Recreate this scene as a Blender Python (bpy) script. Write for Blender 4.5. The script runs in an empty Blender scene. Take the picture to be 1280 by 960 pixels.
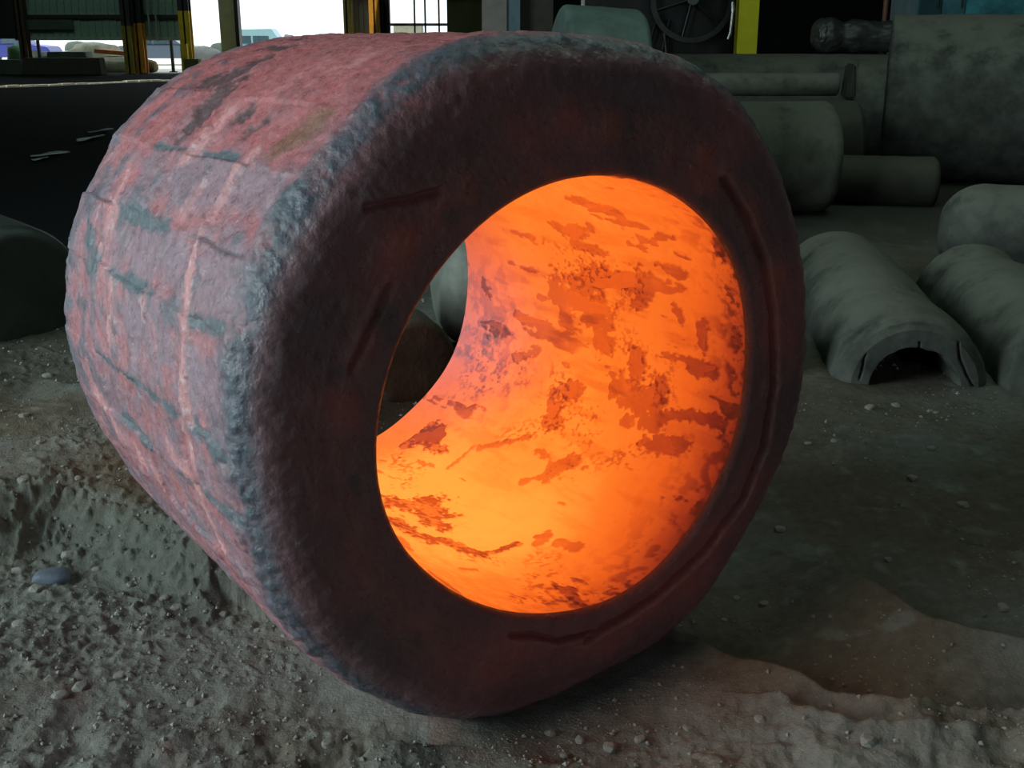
import bpy, math, random
import numpy as np
from mathutils import Vector, Matrix

# ------------------------------------------------------------------ camera
S = bpy.context.scene
COL = S.collection
PITCH, FOCAL, EYE = 0.3061, 1400.0, 1.6            # focal length in pixels of the 1280 x 960 frame
cam_d = bpy.data.cameras.new('camera'); cam = bpy.data.objects.new('camera', cam_d); COL.objects.link(cam)
cam_d.sensor_fit = 'HORIZONTAL'; cam_d.sensor_width = 36.0; cam_d.lens = 36.0 * FOCAL / 1280
cam_d.clip_start = 0.05; cam_d.clip_end = 400
cam.location = (0, 0, EYE); cam.rotation_euler = (math.pi / 2 - PITCH, 0, 0)
S.camera = cam

# ------------------------------------------------------------------ sky, sun, bay daylight, added fill lamps, exposure
w = bpy.data.worlds.new('world'); S.world = w; w.use_nodes = True
bg = w.node_tree.nodes['Background']
bg.inputs[0].default_value = (0.86, 0.97, 1.0, 1); bg.inputs[1].default_value = 1.6
sd = bpy.data.lights.new('sun', 'SUN'); sd.energy = 4.0; sd.angle = 0.01; sd.color = (1, .97, .9)
sun = bpy.data.objects.new('sun', sd); COL.objects.link(sun)
SUN_DIR = Vector((0.25, 0.45, -0.86)).normalized()
sun.rotation_euler = SUN_DIR.to_track_quat('-Z', 'Y').to_euler()
def area(name, loc, aim, sx, sy, watt, col):
    d = bpy.data.lights.new(name, 'AREA'); d.shape = 'RECTANGLE'; d.size = sx; d.size_y = sy; d.energy = watt; d.color = col
    o = bpy.data.objects.new(name, d); COL.objects.link(o); o.location = loc
    o.rotation_euler = (Vector(aim) - Vector(loc)).to_track_quat('-Z', 'Y').to_euler(); return o
area('daylight_through_left_bay', (-9.2, -0.6, 3.9), (0, -0.2, 1.6), 7.5, 6.6, 1000, (.82, .98, 1.0))
area('overhead_fill', (3.5, 8.2, 8.8), (3.2, 7.8, 0), 6.5, 8, 170, (.72, 1.0, .84))  # added fill lamp under the closed roof, no opening above it
area('far_overhead_fill', (-15, 37, 8.8), (-15, 40, 0), 10, 6, 260, (.72, 1.0, .86))  # added fill lamp that brightens the far ribbed wall and columns
area('rear_fill', (3.0, -7.8, 3.2), (0.5, 3, 1.0), 4.5, 4.5, 120, (.85, .95, 1.0))  # added fill lamp for the ring face; the wall behind has no door
S.view_settings.view_transform = 'Standard'; S.view_settings.look = 'None'
S.view_settings.exposure = 0.0; S.view_settings.gamma = 1.0; S.view_settings.use_curve_mapping = False
S.cycles.max_bounces = 6; S.cycles.diffuse_bounces = 3; S.cycles.glossy_bounces = 3
S.cycles.sample_clamp_indirect = 4.0
S.cycles.use_denoising = True

# ------------------------------------------------------------------ helpers
rng = np.random.default_rng(7)
_perm = np.concatenate([rng.permutation(256)] * 3)
_grad = rng.normal(size=(256, 3)); _grad /= np.linalg.norm(_grad, axis=1)[:, None]
def perlin(P):
    P = np.asarray(P, dtype=np.float64); I = np.floor(P).astype(np.int64); F = P - I; I &= 255
    U = F * F * F * (F * (F * 6 - 15) + 10); out = 0
    for dx in (0, 1):
        wx = U[:, 0] if dx else 1 - U[:, 0]; hx = _perm[I[:, 0] + dx]
        for dy in (0, 1):
            wy = U[:, 1] if dy else 1 - U[:, 1]; hy = _perm[hx + I[:, 1] + dy]
            for dz in (0, 1):
                wz = U[:, 2] if dz else 1 - U[:, 2]; g = _grad[_perm[hy + I[:, 2] + dz]]
                out = out + wx * wy * wz * (g[:, 0] * (F[:, 0] - dx) + g[:, 1] * (F[:, 1] - dy) + g[:, 2] * (F[:, 2] - dz))
    return out * 1.5
def fbm(P, s, n=4, off=0.0, rough=.5):
    P = np.asarray(P) * s + off; a = 1.0; t = 0; o = 0
    for i in range(n):
        o = o + a * perlin(P + 17.3 * i); t += a; a *= rough; P = P * 2.03
    return o / t
def smooth(e0, e1, x):
    t = np.clip((x - e0) / (e1 - e0), 0, 1); return t * t * (3 - 2 * t)
def mixc(c, col, m):
    return c * (1 - m[:, None]) + np.array(col)[None] * m[:, None]

def new_mesh(name, V, F, smooth_=True, col=None):
    me = bpy.data.meshes.new(name)
    V = np.asarray(V, dtype=np.float32); F = np.asarray(F, dtype=np.int32)
    me.vertices.add(len(V)); me.vertices.foreach_set('co', V.ravel())
    k = F.shape[1]; me.loops.add(F.size); me.loops.foreach_set('vertex_index', F.ravel())
    me.polygons.add(len(F)); me.polygons.foreach_set('loop_start', np.arange(0, F.size, k, dtype=np.int32))
    me.polygons.foreach_set('loop_total', np.full(len(F), k, dtype=np.int32))
    me.polygons.foreach_set('use_smooth', np.full(len(F), smooth_, dtype=bool))
    me.update(calc_edges=True)
    if col is not None:
        for nm, c in col.items():
            a = me.color_attributes.new(nm, 'FLOAT_COLOR', 'POINT')
            c4 = np.ones((len(V), 4), dtype=np.float32); c4[:, :3] = c if c.ndim == 2 else c[:, None]
            a.data.foreach_set('color', c4.ravel())
    return me
def link(name, me, mat, parent=None, loc=None, **kw):
    o = bpy.data.objects.new(name, me); COL.objects.link(o)
    if mat is not None and me is not None and not me.materials: me.materials.append(mat)
    if parent is not None: o.parent = parent
    if loc is not None: o.location = loc
    for k, v in kw.items(): o[k] = v
    return o
def empty(name, loc, label, category, group=None, rz=0.0):
    o = bpy.data.objects.new(name, None); COL.objects.link(o); o.location = loc; o.rotation_euler = (0, 0, rz)
    o['label'] = label; o['category'] = category
    if group: o['group'] = group
    return o
def grid_faces(nu, nv, wrap_u=False):
    i = np.arange(nu if wrap_u else nu - 1); j = np.arange(nv - 1)
    I, J = np.meshgrid(i, j, indexing='ij'); I2 = (I + 1) % nu
    return np.stack([I * nv + J, I2 * nv + J, I2 * nv + J + 1, I * nv + J + 1], -1).reshape(-1, 4)
class MB:                                            # collects simple solids into one mesh
    def __init__(s): s.V = []; s.F = []
    def poly(s, verts, faces):
        b = len(s.V); s.V += [tuple(v) for v in verts]; s.F += [tuple(b + i for i in f) for f in faces]; return s
    def box(s, x0, x1, y0, y1, z0, z1, taper=0.0):
        t = taper
        v = [(x0, y0, z0), (x1, y0, z0), (x1, y1, z0), (x0, y1, z0), (x0 + t, y0 + t, z1), (x1 - t, y0 + t, z1), (x1 - t, y1 - t, z1), (x0 + t, y1 - t, z1)]
        return s.poly(v, [(0, 3, 2, 1), (4, 5, 6, 7), (0, 1, 5, 4), (1, 2, 6, 5), (2, 3, 7, 6), (3, 0, 4, 7)])
    def tube(s, p0, p1, r, n=12, r1=None):
        p0 = Vector(p0); p1 = Vector(p1); d = (p1 - p0).normalized(); r1 = r if r1 is None else r1
        a = d.orthogonal().normalized(); b = d.cross(a); V = []
        for p, q in ((p0, r), (p1, r1)):
            for k in range(n):
                t = 2 * math.pi * k / n; V.append(p + a * (q * math.cos(t)) + b * (q * math.sin(t)))
        return s.poly(V, [tuple(range(n))[::-1], tuple(range(n, 2 * n))] + [(k, (k + 1) % n, n + (k + 1) % n, n + k) for k in range(n)])
    def prism(s, pts, y0, y1):                       # outline in x,z pushed along y
        n = len(pts); V = [(x, y0, z) for x, z in pts] + [(x, y1, z) for x, z in pts]
        return s.poly(V, [tuple(range(n)), tuple(range(2 * n - 1, n - 1, -1))] + [((k + 1) % n, k, n + k, n + (k + 1) % n) for k in range(n)])
    def mesh(s, name, bevel=0.0):
        me = bpy.data.meshes.new(name); me.from_pydata(s.V, [], s.F); me.update()
        import bmesh
        bm = bmesh.new(); bm.from_mesh(me); bmesh.ops.recalc_face_normals(bm, faces=bm.faces)
        if bevel: bmesh.ops.bevel(bm, geom=list(bm.edges), offset=bevel, segments=2, affect='EDGES', clamp_overlap=True)
        bm.to_mesh(me); bm.free(); return me
    def build(s, name, mat, parent=None, loc=None, bevel=0.0, **kw):
        return link(name, s.mesh(name, bevel), mat, parent, loc, **kw)

# materials -----------------------------------------------------------------
def mat(name, col, rough=.8, var=.25, scale=8., bump=.3, bscale=60., metal=0., dist=.01, attr=None, emis=None, estr=0., spec=.5, dust=None):
    m = bpy.data.materials.new(name); m.use_nodes = True; t = m.node_tree; N = t.nodes; L = t.links
    b = N['Principled BSDF']; b.inputs['Roughness'].default_value = rough; b.inputs['Metallic'].default_value = metal
    b.inputs['Specular IOR Level'].default_value = spec
    tc = N.new('ShaderNodeTexCoord')
    n1 = N.new('ShaderNodeTexNoise'); n1.inputs['Scale'].default_value = scale; n1.inputs['Detail'].default_value = 6; n1.inputs['Roughness'].default_value = .65
    L.new(tc.outputs['Object'], n1.inputs['Vector'])
    mr = N.new('ShaderNodeMapRange'); mr.inputs[1].default_value = .3; mr.inputs[2].default_value = .7
    mr.inputs[3].default_value = 1 - var; mr.inputs[4].default_value = 1 + var; L.new(n1.outputs['Fac'], mr.inputs[0])
    mx = N.new('ShaderNodeVectorMath'); mx.operation = 'SCALE'; L.new(mr.outputs[0], mx.inputs['Scale'])
    if attr:
        at = N.new('ShaderNodeAttribute'); at.attribute_name = attr; L.new(at.outputs['Color'], mx.inputs[0])
    else: mx.inputs[0].default_value = col
    if dust:                                         # pale dust that has settled on the upward faces
        ge = N.new('ShaderNodeNewGeometry'); sp = N.new('ShaderNodeSeparateXYZ'); L.new(ge.outputs['Normal'], sp.inputs[0])
        ad = N.new('ShaderNodeMath'); ad.operation = 'MULTIPLY_ADD'; ad.inputs[1].default_value = 1.4; L.new(n1.outputs['Fac'], ad.inputs[0]); ad.inputs[2].default_value = -.7
        a2 = N.new('ShaderNodeMath'); a2.operation = 'ADD'; L.new(ad.outputs[0], a2.inputs[0]); L.new(sp.outputs['Z'], a2.inputs[1])
        m2 = N.new('ShaderNodeMapRange'); m2.inputs[1].default_value = .45; m2.inputs[2].default_value = .95; L.new(a2.outputs[0], m2.inputs[0])
        mm = N.new('ShaderNodeMix'); mm.data_type = 'RGBA'; L.new(m2.outputs[0], mm.inputs['Factor']); L.new(mx.outputs[0], mm.inputs['A']); mm.inputs['B'].default_value = (*dust, 1)
        L.new(mm.outputs['Result'], b.inputs['Base Color'])
    else: L.new(mx.outputs[0], b.inputs['Base Color'])
    n2 = N.new('ShaderNodeTexNoise'); n2.inputs['Scale'].default_value = bscale; n2.inputs['Detail'].default_value = 5; n2.inputs['Roughness'].default_value = .6
    L.new(tc.outputs['Object'], n2.inputs['Vector'])
    bp = N.new('ShaderNodeBump'); bp.inputs['Strength'].default_value = bump; bp.inputs['Distance'].default_value = dist
    L.new(n2.outputs['Fac'], bp.inputs['Height']); L.new(bp.outputs[0], b.inputs['Normal'])
    if attr == 'tone' and emis == 'attr':
        n3 = N.new('ShaderNodeTexNoise'); n3.inputs['Scale'].default_value = 34; n3.inputs['Detail'].default_value = 4; L.new(tc.outputs['Object'], n3.inputs['Vector'])
        m3 = N.new('ShaderNodeMapRange'); m3.inputs[1].default_value = .35; m3.inputs[2].default_value = .65; m3.inputs[3].default_value = rough - .22; m3.inputs[4].default_value = rough + .2
        L.new(n3.outputs['Fac'], m3.inputs[0]); L.new(m3.outputs[0], b.inputs['Roughness'])
    if emis == 'attr':
        ea = N.new('ShaderNodeAttribute'); ea.attribute_name = 'skin_glow'; L.new(ea.outputs['Color'], b.inputs['Emission Color']); b.inputs['Emission Strength'].default_value = estr
    elif emis: b.inputs['Emission Color'].default_value = (*emis, 1); b.inputs['Emission Strength'].default_value = estr
    return m

# ================================================================== SETTING
M_ground = mat('foundry_dirt', None, rough=.95, var=.22, scale=30., bump=.6, bscale=120., dist=.010, attr='tone', spec=.12)
M_out = mat('outdoor_yard', (.55, .53, .47), rough=.95, var=.15, scale=.4, bump=.2, bscale=3.)
M_wallblack = mat('sooty_wall', (.012, .016, .014), rough=.8, scale=1.2, bump=.2, bscale=9.)
M_roof = mat('sooty_roof', (.03, .035, .035), rough=.9, scale=1., bump=.2, bscale=6.)
M_corr = mat('dark_green_sheet', (.20, .31, .25), rough=.6, var=.35, scale=1.6, bump=.2, bscale=12., spec=.4)
M_corrlight = mat('grey_sheet', (.30, .34, .32), rough=.6, var=.2, scale=2., bump=.2, bscale=12.)
M_steeldark = mat('dark_column_paint', (.018, .015, .014), rough=.6, scale=3., bump=.2, bscale=20.)
M_yellow = mat('yellow_column_paint', (.62, .42, .015), rough=.6, var=.3, scale=2.5, bump=.2, bscale=20.)
M_orange = mat('orange_column_paint', (.62, .27, .02), rough=.6, var=.3, scale=2.5, bump=.2, bscale=20.)
M_beige = mat('beige_column_paint', (.46, .44, .24), rough=.7, var=.2, scale=2., bump=.2, bscale=20.)
M_acid = mat('acid_yellow_paint', (.85, .80, .02), rough=.5, var=.12, scale=3., bump=.2, bscale=20.)

# ring frame (front face centre, axis pointing to the far end, sideways, up)
RC = np.array([.1713, 2.402, .7868]); AZ = 2.1856
AX = np.array([math.cos(AZ), math.sin(AZ), 0.]); UX = np.array([AX[1], -AX[0], 0.]); VZ = np.array([0, 0, 1.])
RO, RI, RL, EDGE = .8068, .5229, 1.3045, .105
CO = [0.0018, -0.0172, 0.0244, 0.0034, -0.0045, 0.0031, 0.0032, -0.0084, -0.0021, 0.0001, -0.0008, 0.0061, -0.0033, 0.0046, -0.0014, -0.0057, -0.0028]
CR = [0.0071, -0.0085, 0.0027, -0.0012, -0.0028, 0.003, 0.0072, -0.0079, -0.0062, 0.0005, 0.001, 0.0072, -0.0028, 0.0004, -0.0034, -0.0006, -0.0001]
CB = [0.0024, 0.0105, -0.0055, 0.0112, -0.0121, -0.0154, 0.001, 0.0004, 0.0083, -0.0014, -0.0011, -0.0006, -0.0012, -0.0016, -0.0019, -0.0017, 0.0003]
CBR = [-0.0055, 0.0091, 0.0131, 0.0166, -0.0048, -0.0097, 0.0023, 0.0034, 0.0061, -0.0019, -0.0034, -0.0028, -0.0011, -0.0025, 0.0005, 0.0, 0.0028]
def four(c, T):
    s = 1 + c[0] + 0 * T
    for k in range(1, 9): s = s + c[2 * k - 1] * np.cos(k * T) + c[2 * k] * np.sin(k * T)
    return s
def r_out(T, a): w_ = np.clip(a / RL, 0, 1); return RO * (four(CO, T) * (1 - w_) + four(CR, T) * w_)
def r_in(T, a): w_ = np.clip(a / RL, 0, 1); return RI * (four(CB, T) * (1 - w_) + four(CBR, T) * w_)
def ring_pt(T, r, a):
    return RC + a[:, None] * AX + r[:, None] * (np.cos(T)[:, None] * UX + np.sin(T)[:, None] * VZ)

# ground height field -------------------------------------------------------
VAL= [[[0.946, 2.996], [0.967, 2.945], [1.06, 2.8], [1.128, 2.68], [1.342, 2.556]], [[0.454, 2.701], [0.51, 2.645], [0.572, 2.528], [0.695, 2.441], [0.775, 2.369], [0.853, 2.311], [1.027, 2.268], [1.195, 2.226]], [[0.994, 3.566], [1.093, 3.552], [1.325, 3.539], [1.391, 3.492], [1.403, 3.326], [1.632, 3.197]], [[1.345, 4.214], [1.563, 4.26], [1.799, 4.168], [2.154, 4.377]], [[0.902, 3.778], [1.076, 3.895], [1.303, 3.855]], [[-1.911, 3.684], [-1.643, 3.716], [-1.364, 3.645]], [[-1.76, 3.223], [-1.494, 3.315], [-1.222, 3.194], [-0.884, 2.947]], [[-2.678, 5.299], [-2.412, 5.52], [-2.073, 5.371]], [[-2.282, 4.46], [-2.035, 4.683], [-1.73, 4.514]], [[-0.426, 2.111], [-0.292, 2.184], [-0.147, 2.199], [0.108, 2.154]], [[0.683, 2.292], [0.843, 2.199], [1.172, 2.154]]]
def poly_sd(x, y, pl):
    """signed distance to a line on the ground, positive on the camera's side; and a falloff past its ends"""
    best = np.full(x.shape, 1e9); sg = np.ones(x.shape)
    for (x0, y0), (x1, y1) in zip(pl[:-1], pl[1:]):
        dx, dy = x1 - x0, y1 - y0; l2 = dx * dx + dy * dy
        t = np.clip(((x - x0) * dx + (y - y0) * dy) / l2, 0, 1)
        ex, ey = x - x0 - t * dx, y - y0 - t * dy; d = np.hypot(ex, ey)
        m = d < best; best = np.where(m, d, best)
        cr = dx * (y - y0) - dy * (x - x0); sg = np.where(m, np.where(cr < 0, 1., -1.), sg)
    return best * sg
def edge_fall(x, y, pl, w_):
    xs = [p[0] for p in pl]; lo, hi = min(xs), max(xs)
    return smooth(lo - w_, lo + w_ * .3, x) * (1 - smooth(hi + w_ * .5, hi + w_ * 2, x))
def ground_h(x, y):
    sh = x.shape; x = x.ravel(); y = y.ravel()
    P = np.stack([x, y, 0 * x], 1)
    dist = np.hypot(x, y); near = 1 - smooth(7, 12, dist)
    h = .030 * fbm(P, .9, 3) + .012 * fbm(P, 4, 3, 5.) * near
    left = 1 - smooth(-.75, -.1, x); right = smooth(.3, 1., x)
    wx = x + .04 * fbm(P, 3, 2, 9.); wy = y + .04 * fbm(P, 2.5, 4, 3.)
    grav = smooth(-.12, .22, fbm(P, 1.6, 3, 71.))      # gravelly zones between trodden smooth ones
    # ruts and overlapping drifts of sand: crest on the camera's side of each valley line, slow fall towards the camera
    for i, (A, w1, w2, dep) in enumerate([(.12, .30, .02, .04), (.12, .36, .02, .045), (.06, .28, .025, .04), (.06, .28, .04, .03), (.05, .18, .03, .03),
                                          (.07, .22, .03, .04), (0, 1, 1, 0), (.10, .26, .08, .05), (.10, .26, .08, .05), (.055, .12, .03, .02), (.05, .16, .05, .02)]):
        if A == 0: continue
        s = poly_sd(wx, wy, VAL[i]); e = edge_fall(x, y, VAL[i], .25)
        up = np.exp(-np.clip(s, 0, None) / w1) * smooth(-w2 * .3, w2, s)
        dn = np.exp(-np.clip(-s, 0, None) / (w1 * .9)) * smooth(-w2, w2, -s)
        h += e * near * (A * up - dep * dn)
    # bank on the left: a plateau behind the line, steep face towards the camera
    s = poly_sd(wx, wy, VAL[6]) + .05 * fbm(P, 5, 3, 21.)
    bank = (1 - smooth(-.10, .15, s)) * (1 - smooth(-.95, -.55, x)) * (1 - smooth(4.0, 5.4, y)) * near
    h += .17 * bank
    rough = smooth(-.3, .3, fbm(P, .8, 2, 40.)) * left + .35
    h += (.022 * fbm(P, 5, 5, 11., .6) + .010 * fbm(P, 26, 3, 2., .7) * (.25 + grav)) * near * rough
    # crumbly clods, stronger on the bank and along the bottom of the frame
    face = np.exp(-(s / .16) ** 2) * (1 - smooth(-.95, -.55, x)) * near
    cl = fbm(P, 14, 3, 33.)
    h += near * (.016 * face + .010 * left * grav + .006 * grav * (1 - smooth(2.3, 2.7, y))) * smooth(.0, .35, fbm(P, 30, 3, 33.)) + near * .012 * face * cl
    h += near * .055 * fbm(P, 6, 4, 61., .55) * (1 - smooth(2.2, 2.55, y))
    h += .05 * fbm(P, .25, 2, 8.) * smooth(9, 16, dist) * (1 - smooth(30, 42, y))
    # the ring presses the ground flat: keep dirt just under its belly and heap a little beside it
    rx, ry = x - RC[0], y - RC[1]; a = rx * AX[0] + ry * AX[1]; q = rx * UX[0] + ry * UX[1]
    inside = (1 - smooth(.30, .55, np.abs(q))) * smooth(-.30, -.06, a) * (1 - smooth(RL + .06, RL + .3, a))
    h = h * (1 - inside) + inside * (.004 * fbm(P, 16, 3) + .010 + .03 * smooth(.1, .3, np.abs(q)))
    ar = np.clip(a, 0, RL); qa = np.clip(np.abs(q), 0, RO * .96)
    belly = RC[2] - np.sqrt((RO * .985) ** 2 - qa ** 2) + .02
    over = (np.abs(q) < RO) & (a > -.02) & (a < RL + .02)
    h = np.where(over, np.minimum(h, np.maximum(belly, -.02)), h)
    return h.reshape(sh)
def gh(x, y): return float(ground_h(np.array([float(x)]), np.array([float(y)]))[0])

def build_ground():
    ang = np.concatenate([np.radians(np.linspace(-180, -34, 40, endpoint=False)), np.radians(np.linspace(-34, 34, 620)), np.radians(np.linspace(34, 180, 40))[1:]])
    rad = np.concatenate([[.0001, .8, 1.4], np.exp(np.linspace(math.log(1.75), math.log(9.5), 640)), np.exp(np.linspace(math.log(9.6), math.log(62), 60))])
    A, R = np.meshgrid(ang, rad, indexing='ij'); x = R * np.sin(A); y = R * np.cos(A)
    z = ground_h(x, y)
    out = smooth(44.0, 46.0, y); z = z * (1 - out)
    P = np.stack([x.ravel(), y.ravel(), z.ravel()], 1)
    n1 = fbm(P, 1.3, 4, 70.); n2 = fbm(P, 9, 4, 80.); yy = y.ravel(); xx = x.ravel()
    c = np.tile(np.array([.175, .180, .160]), (len(P), 1))
    c = mixc(c, (.135, .115, .085), smooth(-.1, .45, n1 + .25 * smooth(.3, 1.2, xx)))      # damp brown sand
    c = mixc(c, (.25, .27, .245), smooth(.12, .5, n2) * .6)                                 # pale dry dust
    c = mixc(c, (.075, .075, .065), smooth(.22, .5, -n2) * .4)
    c = mixc(c, (.17, .08, .06), .5 * smooth(.15, .4, fbm(P, 3.5, 3, 91.)) * (1 - smooth(2.5, 3.0, yy)) * (1 - smooth(.3, .8, xx)))  # rust scale crumbs
    lf = 1 - smooth(-1.3, -.9, xx)
    c = mixc(c, (.085, .085, .065), .8 * smooth(4.35, 4.7, yy) * lf)
    sb = poly_sd(xx, yy, VAL[6]); c = mixc(c, (.085, .095, .080), .75 * np.exp(-((sb - .04) / .13) ** 2) * (1 - smooth(-.95, -.6, xx)))  # bank face: its shade is put into the colour, along with damp soil
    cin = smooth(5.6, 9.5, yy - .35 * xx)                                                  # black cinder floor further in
    c = mixc(c, (.085, .08, .062), smooth(3.6, 5.0, yy) * smooth(-.2, .6, xx) * .45); c = mixc(c, (.045, .026, .018), .9 * np.exp(-(((xx + .25) / .75) ** 2 + ((yy - 4.7) / .75) ** 2) ** 2)); c = mixc(c, (.006, .008, .008), cin * (1 - .35 * smooth(0, 3, xx)))  # brown middle mix: the shadow behind the ring put into the colour
    yard = smooth(45.5, 46.5, yy); c = mixc(c, (.62, .60, .54), yard)
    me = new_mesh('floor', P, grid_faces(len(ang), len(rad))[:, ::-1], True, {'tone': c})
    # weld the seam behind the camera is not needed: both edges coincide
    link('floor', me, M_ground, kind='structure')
build_ground()

# ring ----------------------------------------------------------------------
BORE= [[[45.06, 0.5584], [44.55, 0.4755], [42.19, 0.3702], 0.013], [[31.06, 0.7406], [28.27, 0.6725], [32.88, 0.5447], 0.0149], [[24.74, 0.6676], [23.77, 0.5233], 0.0093], [[4.48, 0.7853], [4.09, 0.6495], [3.68, 0.583], 0.0316], [[9.52, 0.7161], [16.08, 0.5177], [16.84, 0.3673], 0.026], [[9.04, 0.4246], [15.61, 0.3507], 0.0167], [[-6.74, 1.0189], [-7.98, 0.9202], [-7.03, 0.8415], 0.0093], [[-6.06, 0.5922], [-6.89, 0.5614], 0.0279], [[-8.37, 0.4244], [-9.8, 0.401], 0.026], [[-17.17, 0.5018], [-19.42, 0.4057], [-21.33, 0.3139], [-16.69, 0.3117], 0.0279], [[8.62, 0.1697], [2.02, 0.1622], 0.013], [[-5.01, 0.201], [-4.7, 0.1268], 0.0149], [[-20.82, 0.264], [-18.73, 0.1477], [-17.47, 0.061], 0.0111], [[-31.75, 0.3047], [-28.96, 0.1789], 0.0167], [[-31.94, 0.7381], [-36.69, 0.6809], 0.0223], [[-27.71, 0.4089], [-27.14, 0.3911], 0.0149], [[-25.31, 0.6729], [-24.81, 0.6365], 0.0167], [[-47.89, 0.6645], [-48.4, 0.6198], 0.0093], [[-51.65, 0.554], [-45.87, 0.5111], 0.0204], [[-59.67, 0.6219], [-52.61, 0.5448], 0.0074], [[-70.06, 1.1455], [-59.69, 1.1284], [-63.65, 1.0422], 0.0223], [[-99.13, 0.7844], [-87.2, 0.7668], [-94.7, 0.6015], 0.0316], [[-107.59, 0.6231], [-105.69, 0.4892], 0.0223], [[-100.95, 0.4847], [-94.99, 0.3718], 0.0149], [[-94.04, 0.3846], [-80.04, 0.3911], 0.0074], [[-75.8, 0.362], [-70.62, 0.3754], 0.0093], [[-71.25, 0.3036], [-69.74, 0.2647], 0.0111], [[-109.44, 0.2799], [-104.2, 0.2804], 0.0037], [[35.71, 0.2539], [36.4, 0.1936], 0.0074], [[38.32, 0.027], [34.26, 0.0412], 0.0093], [[0.08, 1.2004], [-3.11, 1.1661], 0.0111], [[2.79, 0.7862], [-4.77, 0.7432], 0.0074], [[24.79, 0.3231], [22.9, 0.2219], 0.0111], [[12.6, 0.2773], [8.31, 0.2453], 0.0111], [[-0.02, 0.6652], [-0.15, 0.5539], 0.0186], [[-21.73, 0.9849], [-17.37, 0.8724], 0.013], [[-69.13, 0.9067], [-57.88, 0.9093], 0.0056], [[-56.5, 0.8797], [-45.02, 0.7357], 0.0074], [[-24.04, 0.3351], [-24.49, 0.2999], 0.0223]]
SPK= [[[-81.3, 0.2739], [-90.75, 0.1585], [-85.39, 0.1462], 0.0371], [[-103.64, 0.1023], [-82.57, 0.05], [-68.61, 0.0129], 0.026], [[-79.43, 1.1333], [-76.26, 0.9932], [-87.42, 0.9242], 0.0334], [[-17.93, 1.1455], [-36.92, 1.1202], [-25.57, 0.9383], 0.0669], [[-104.89, 0.3963], [-92.85, 0.3329], 0.0186], [[15.98, 0.7593], [14.3, 0.436], 0.0557], [[-4.86, 0.4787], [-15.01, 0.288], 0.0483], [[-23.08, 0.7642], [-36.0, 0.5312], 0.0446], [[30.72, 0.0509], [4.22, 0.0204], [-19.38, 0.0314], 0.0409], [[-46.18, 0.8097], [-30.26, 0.5309], 0.0371], [[-51.16, 0.5204], [-33.51, 0.3009], 0.026]]
DARK= [[[103.21, 1.0674], [102.35, 0.9681], 0.0093], [[110.37, 1.0042], [108.26, 0.8446], 0.0111], [[116.86, 0.8423], [121.41, 0.844], [123.79, 0.9824], 0.0149], [[125.39, 0.8003], [128.24, 0.8158], [130.7, 0.7927], 0.0241], [[133.22, 0.8017], [137.1, 0.7967], 0.0149], [[130.28, 0.6072], [130.12, 0.5834], 0.013], [[130.8, 0.445], [132.59, 0.4808], 0.0093], [[101.9, 0.7617], [101.61, 0.6361], 0.0074]]
BROWN= [[[134.45, 0.2621], [129.87, 0.196], 0.0279]]
TEAL= [[[139.23, 0.9206], [137.87, 0.439], 0.0056], [[152.1, 0.9127], [151.11, 0.5815], 0.013], [[161.69, 0.8382], [161.58, 0.5402], 0.0093], [[162.17, 0.2793], [160.88, 0.1271], 0.0093], [[177.24, 0.9381], [176.81, 0.3646], 0.0074], [[-173.07, 0.8305], [-171.27, 0.6302], 0.0093], [[-171.45, 0.4285], [-172.74, 0.0872], 0.0093], [[176.63, 0.2931], [178.55, 0.0927], 0.0111], [[141.54, 0.0844], [143.98, 0.0232], 0.026], [[157.01, 1.1107], [161.59, 0.9835], 0.0186]]
LILAC= [[[143.06, 0.6894], [142.11, 0.4192], 0.0483], [[141.16, 0.3939], [141.54, 0.1485], 0.0371], [[155.89, 0.7388], [154.98, 0.4353], 0.0409], [[152.62, 0.2446], [154.85, 0.0601], 0.0483], [[166.65, 0.632], [167.57, 0.4405], 0.0483], [[167.4, 0.1463], [170.51, 0.016], 0.0409], [[164.2, 0.9592], [171.89, 0.9901], 0.0186], [[168.4, 0.2704], [176.44, 0.086], 0.0297]]
PINK= [[[136.62, 0.38], [143.89, 0.3855], [150.65, 0.395], [161.95, 0.3125], [176.19, 0.302], 0.0093], [[144.33, 0.5043], [149.14, 0.4992], 0.0093], [[146.49, 0.9949], [156.54, 0.926], [162.02, 0.8991], 0.013], [[163.82, 0.8187], [171.75, 0.7908], 0.013], [[-175.41, 1.1142], [-167.92, 0.9211], [-164.44, 0.6608], 0.013], [[-174.92, 0.4765], [-172.27, 0.3567], [-162.0, 0.308], 0.0093], [[177.96, 0.3281], [-174.66, 0.3142], 0.0074], [[130.11, 0.6393], [139.0, 0.6739], 0.0149], [[123.12, 0.461], [115.69, 0.3691], 0.0297], [[163.21, 0.5737], [168.33, 0.4879], 0.0111]]
GROOVE= [[[50.24, 0.6175], [38.52, 0.6173], [25.47, 0.6125], [11.99, 0.6059], [-5.43, 0.6232], [-21.09, 0.6414], [-33.3, 0.6396], [-49.98, 0.6194], [-66.82, 0.5993], [-88.41, 0.6027]], [[145.86, 0.6045], [153.95, 0.6068], [162.05, 0.6167]], [[137.32, 0.7326], [132.89, 0.6903], [126.72, 0.6454]], [[-112.14, 0.5564], [-96.93, 0.5774], [-84.78, 0.5955]]]
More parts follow.
